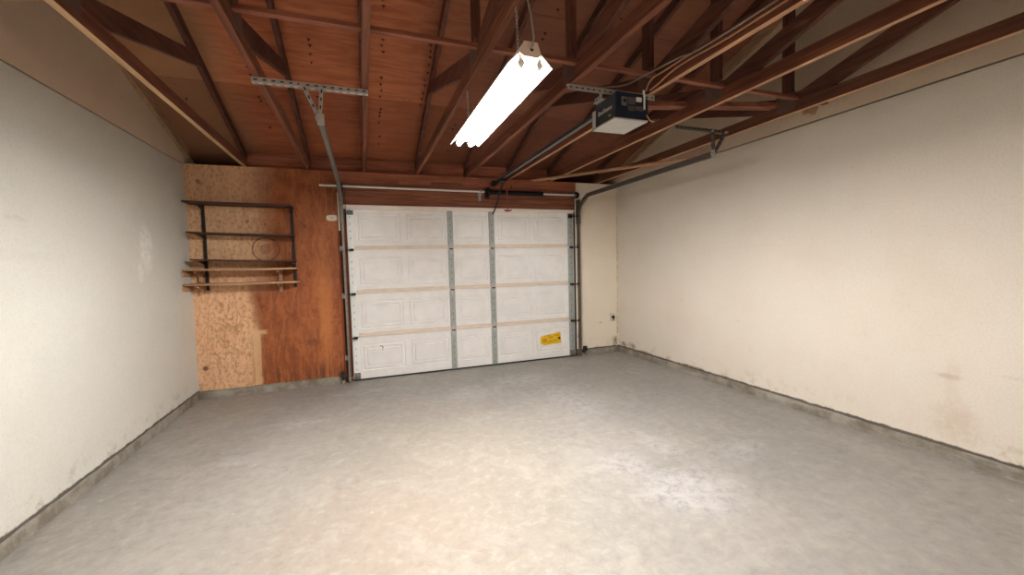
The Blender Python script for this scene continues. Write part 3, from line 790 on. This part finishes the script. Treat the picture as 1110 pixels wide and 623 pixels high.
m=MB(); m.tube([(FX+.004,ya-.010,2.277),(FX+.002,ya-.035,2.31),(FX-.012,ya-.04,2.40),(FX-.026,ya-.03,2.48),(FX-.035,ya+.0,2.56),(FX-.036,ya+.03,2.64),(FX-.036,ya+.05,2.90)],.0045,8)
m.build('power_cord',M['cable_grey'],fx)

# ------------------------------------------------------------------ cables along the truss above the opener
def cable(pts,label,mat,r=.0055):
    # smooth the path
    P=[Vector(p) for p in pts]; out=[]
    for i in range(len(P)-1):
        a,b=P[i],P[i+1]; p0=P[max(i-1,0)]; p3=P[min(i+2,len(P)-1)]
        for k in range(6):
            t=k/6; out.append(.5*((2*a)+(b-p0)*t+(2*p0-5*a+4*b-p3)*t*t+(3*a-p0-3*b+p3)*t**3))
    out.append(P[-1])
    return thing_mesh(MB().tube(out,r,8),'electrical_cable',mat,label,'cable',group='cables running to the opener',origin=P[0])
cable([(2.058,YB+.05,2.575),(2.058,-5.0,2.57),(2.058,-4.2,2.572),(2.058,-3.6,2.565),(2.050,-3.3,2.575),(2.035,-3.16,2.560),(2.0,-3.08,2.515),(1.955,-3.06,2.480)],'tan cable lowest along the truss side, dropping to the opener',M['cable'])
cable([(2.058,YB+.05,2.605),(2.058,-4.9,2.602),(2.058,-4.1,2.600),(2.058,-3.5,2.597),(2.045,-3.3,2.600),(2.02,-3.14,2.585),(1.96,-3.07,2.545),(1.93,-3.055,2.475)],'tan cable uppermost along the truss side, bending down behind the opener bar',M['cable'])
cable([(2.052,YB+.05,2.590),(2.050,-5.2,2.588),(2.046,-4.3,2.588),(2.040,-3.45,2.588),(2.012,-3.25,2.602),(1.965,-3.0,2.602),(1.9,-2.85,2.590),(1.7,-2.74,2.595)],'greyish cable between the two tan ones, fading off behind the opener',M['cable_grey'])

# ------------------------------------------------------------------ wall shelves
def shelf(xa,xb,za,zb,dep,th,mat,label,group,name='wall_shelf'):
    m=MB(); n=4; vs=[]
    sag=.004
    for i in range(n+1):
        x=xa+(xb-xa)*i/n; z=za+(zb-za)*i/n-sag*math.sin(PI*i/n)
        for y,zz in ((-dep,z-th/2),(-.026,z-th/2),(-.026,z+th/2),(-dep,z+th/2)): vs.append((x,y,zz))
    fs=[(i*4+k,i*4+(k+1)%4,(i+1)*4+(k+1)%4,(i+1)*4+k) for i in range(n) for k in range(4)]+[(3,2,1,0),tuple(n*4+k for k in range(4))]
    m.add(vs,fs)
    return thing_mesh(m,name,mat,label,'shelf',.0015,group,origin=((xa+xb)/2,-.12,(za+zb)/2-th/2))
g1='dark shelves on metal standards'; g2='bare wood shelves'
shelf(-1.53,-.555,2.104,2.088,.25,.018,M['shelf_dark'],'topmost dark shelf on the plywood wall',g1)
shelf(-1.510,-.555,1.792,1.760,.25,.016,M['shelf_dark'],'middle dark shelf on the plywood wall, above the ring mark',g1)
shelf(-1.495,-.545,1.512,1.482,.25,.016,M['shelf_dark'],'lowest dark shelf, just above the two bare wood shelves',g1)
shelf(-1.562,-.530,1.408,1.396,.25,.020,M['wood_shelf'],'upper of the two bare wood shelves',g2)
shelf(-1.562,-.525,1.255,1.247,.25,.020,M['wood_shelf'],'lowest shelf of all, bare wood',g2)
for x,l in ((-1.425,'left dark slotted standard holding the shelves'),(-.575,'right slotted standard at the shelf ends')):
    r=empty('shelf_standard',(x,0,1.18),l,'shelf standard','slotted shelf standards')
    m=MB(); m.box(x-.014,x+.014,-.018,0,1.18,2.112)
    m.mi=1
    for k in range(30): z=1.20+k*.030; m.box(x-.004,x+.004,-.0188,-.0175,z-.008,z+.008)
    m.build('upright',[M['dark_metal'],M['black']],r)
    dz=-.0 if x<-1 else 0
    for zz in (2.091,1.780,1.500) if x<-1 else (2.078,1.752,1.474):
        zz-=.006
        m=MB(); m.prism([(-.018,zz),(-.22,zz),(-.22,zz-.010),(-.10,zz-.022),(-.018,zz-.050)],'x',x-.004,x+.004); m.box(x-.010,x+.010,-.21,-.026,zz-.003,zz)
        m.build('shelf_bracket',M['dark_metal'],r)
for i,(x,l) in enumerate(((-1.475,'wooden bracket under the bare shelves near the left wall'),(-.72,'wooden bracket under the right end of the bare shelves'))):
    r=empty('wood_bracket',(x,0,1.14),l,'shelf bracket','wooden shelf brackets')
    for za,zb in (((1.268,1.395),(1.14,1.243)) if i==0 else ((1.262,1.386),(1.14,1.236))):
        m=MB(); m.box(x-.019,x+.019,-.038,.001,za,zb); m.build('leg',M['wood_shelf'],r,.002)
        m=MB(); m.prism([(-.038,zb),(-.20,zb),(-.20,zb-.018),(-.038,zb-.050)],'x',x-.012,x+.012); m.build('arm',M['wood_shelf'],r,.002)
for z,l in ((1.386,'wooden cleat on the left wall under the upper bare shelf'),(1.234,'wooden cleat on the left wall under the lowest shelf')):
    thing_mesh(MB().prism([(-.005,z),(-.27,z),(-.25,z-.045),(-.005,z-.045)],'x',XL+.001,XL+.020),'shelf_cleat',M['wood_shelf'],l,'wood block',.002,'shelf cleats on the left wall',origin=(XL+.01,-.13,z-.045))

# ------------------------------------------------------------------ cover plates
r=empty('electrical_cover',(-.155,0,1.98),'pale oval cover plate on the plywood near the door track','cover plate')
pts=[(-.155+.062*math.copysign(abs(math.cos(t))**.7,math.cos(t)),1.98+.035*math.copysign(abs(math.sin(t))**.7,math.sin(t))) for t in [2*PI*k/28 for k in range(28)]]
MB().prism(pts,'y',-.008,0).build('plate',M['white_plate'],r,.003)
MB().disc((-.155,1.98),.006,'y',(-.0095,-.007),10).build('screw',M['dark_metal'],r)
r=empty('wall_outlet',(3.70,0,.54),'cream wall outlet with a black plug near the right corner','outlet')
MB().box(3.655,3.740,-.006,0,.475,.600).build('plate',M['white_plate'],r,.003)
m=MB(); 
for z_ in (.572,.512): MB().disc((3.695,z_),.016,'y',(-.009,-.005),16).build('socket',M['white'],r)
m=MB(); m.box(3.683,3.716,-.040,-.009,.520,.562); m.tube([(3.70,-.03,.52),(3.70,-.028,.50),(3.695,-.02,.49)],.005,8); m.build('plug',M['black'],r,.004)

# ------------------------------------------------------------------ light, world, camera
w=bpy.data.worlds.new('world'); scn.world=w; w.use_nodes=True
w.node_tree.nodes['Background'].inputs[0].default_value=(.6,.7,1,1); w.node_tree.nodes['Background'].inputs[1].default_value=0.2

cam=bpy.data.cameras.new('camera'); co=bpy.data.objects.new('camera',cam); COL.objects.link(co); scn.camera=co
yaw,pitch,roll=.3478,-.0582,-.0258; F=442.19
cy,sy=math.cos(yaw),math.sin(yaw)
f=Vector((sy*math.cos(pitch),cy*math.cos(pitch),math.sin(pitch))); rr=Vector((cy,-sy,0)); uu=rr.cross(f)
c,s=math.cos(roll),math.sin(roll); r2=rr*c+uu*s; u2=-rr*s+uu*c
mat=Matrix((r2,u2,-f)).transposed().to_4x4(); mat.translation=Vector((.167,-5.2889,1.3862)); co.matrix_world=mat
cam.sensor_width=36; cam.lens=F/1110*36; cam.clip_start=.02
scn.view_settings.view_transform='Standard'; scn.view_settings.look='None'; scn.view_settings.gamma=1; scn.view_settings.use_curve_mapping=False
scn.view_settings.exposure=2.65
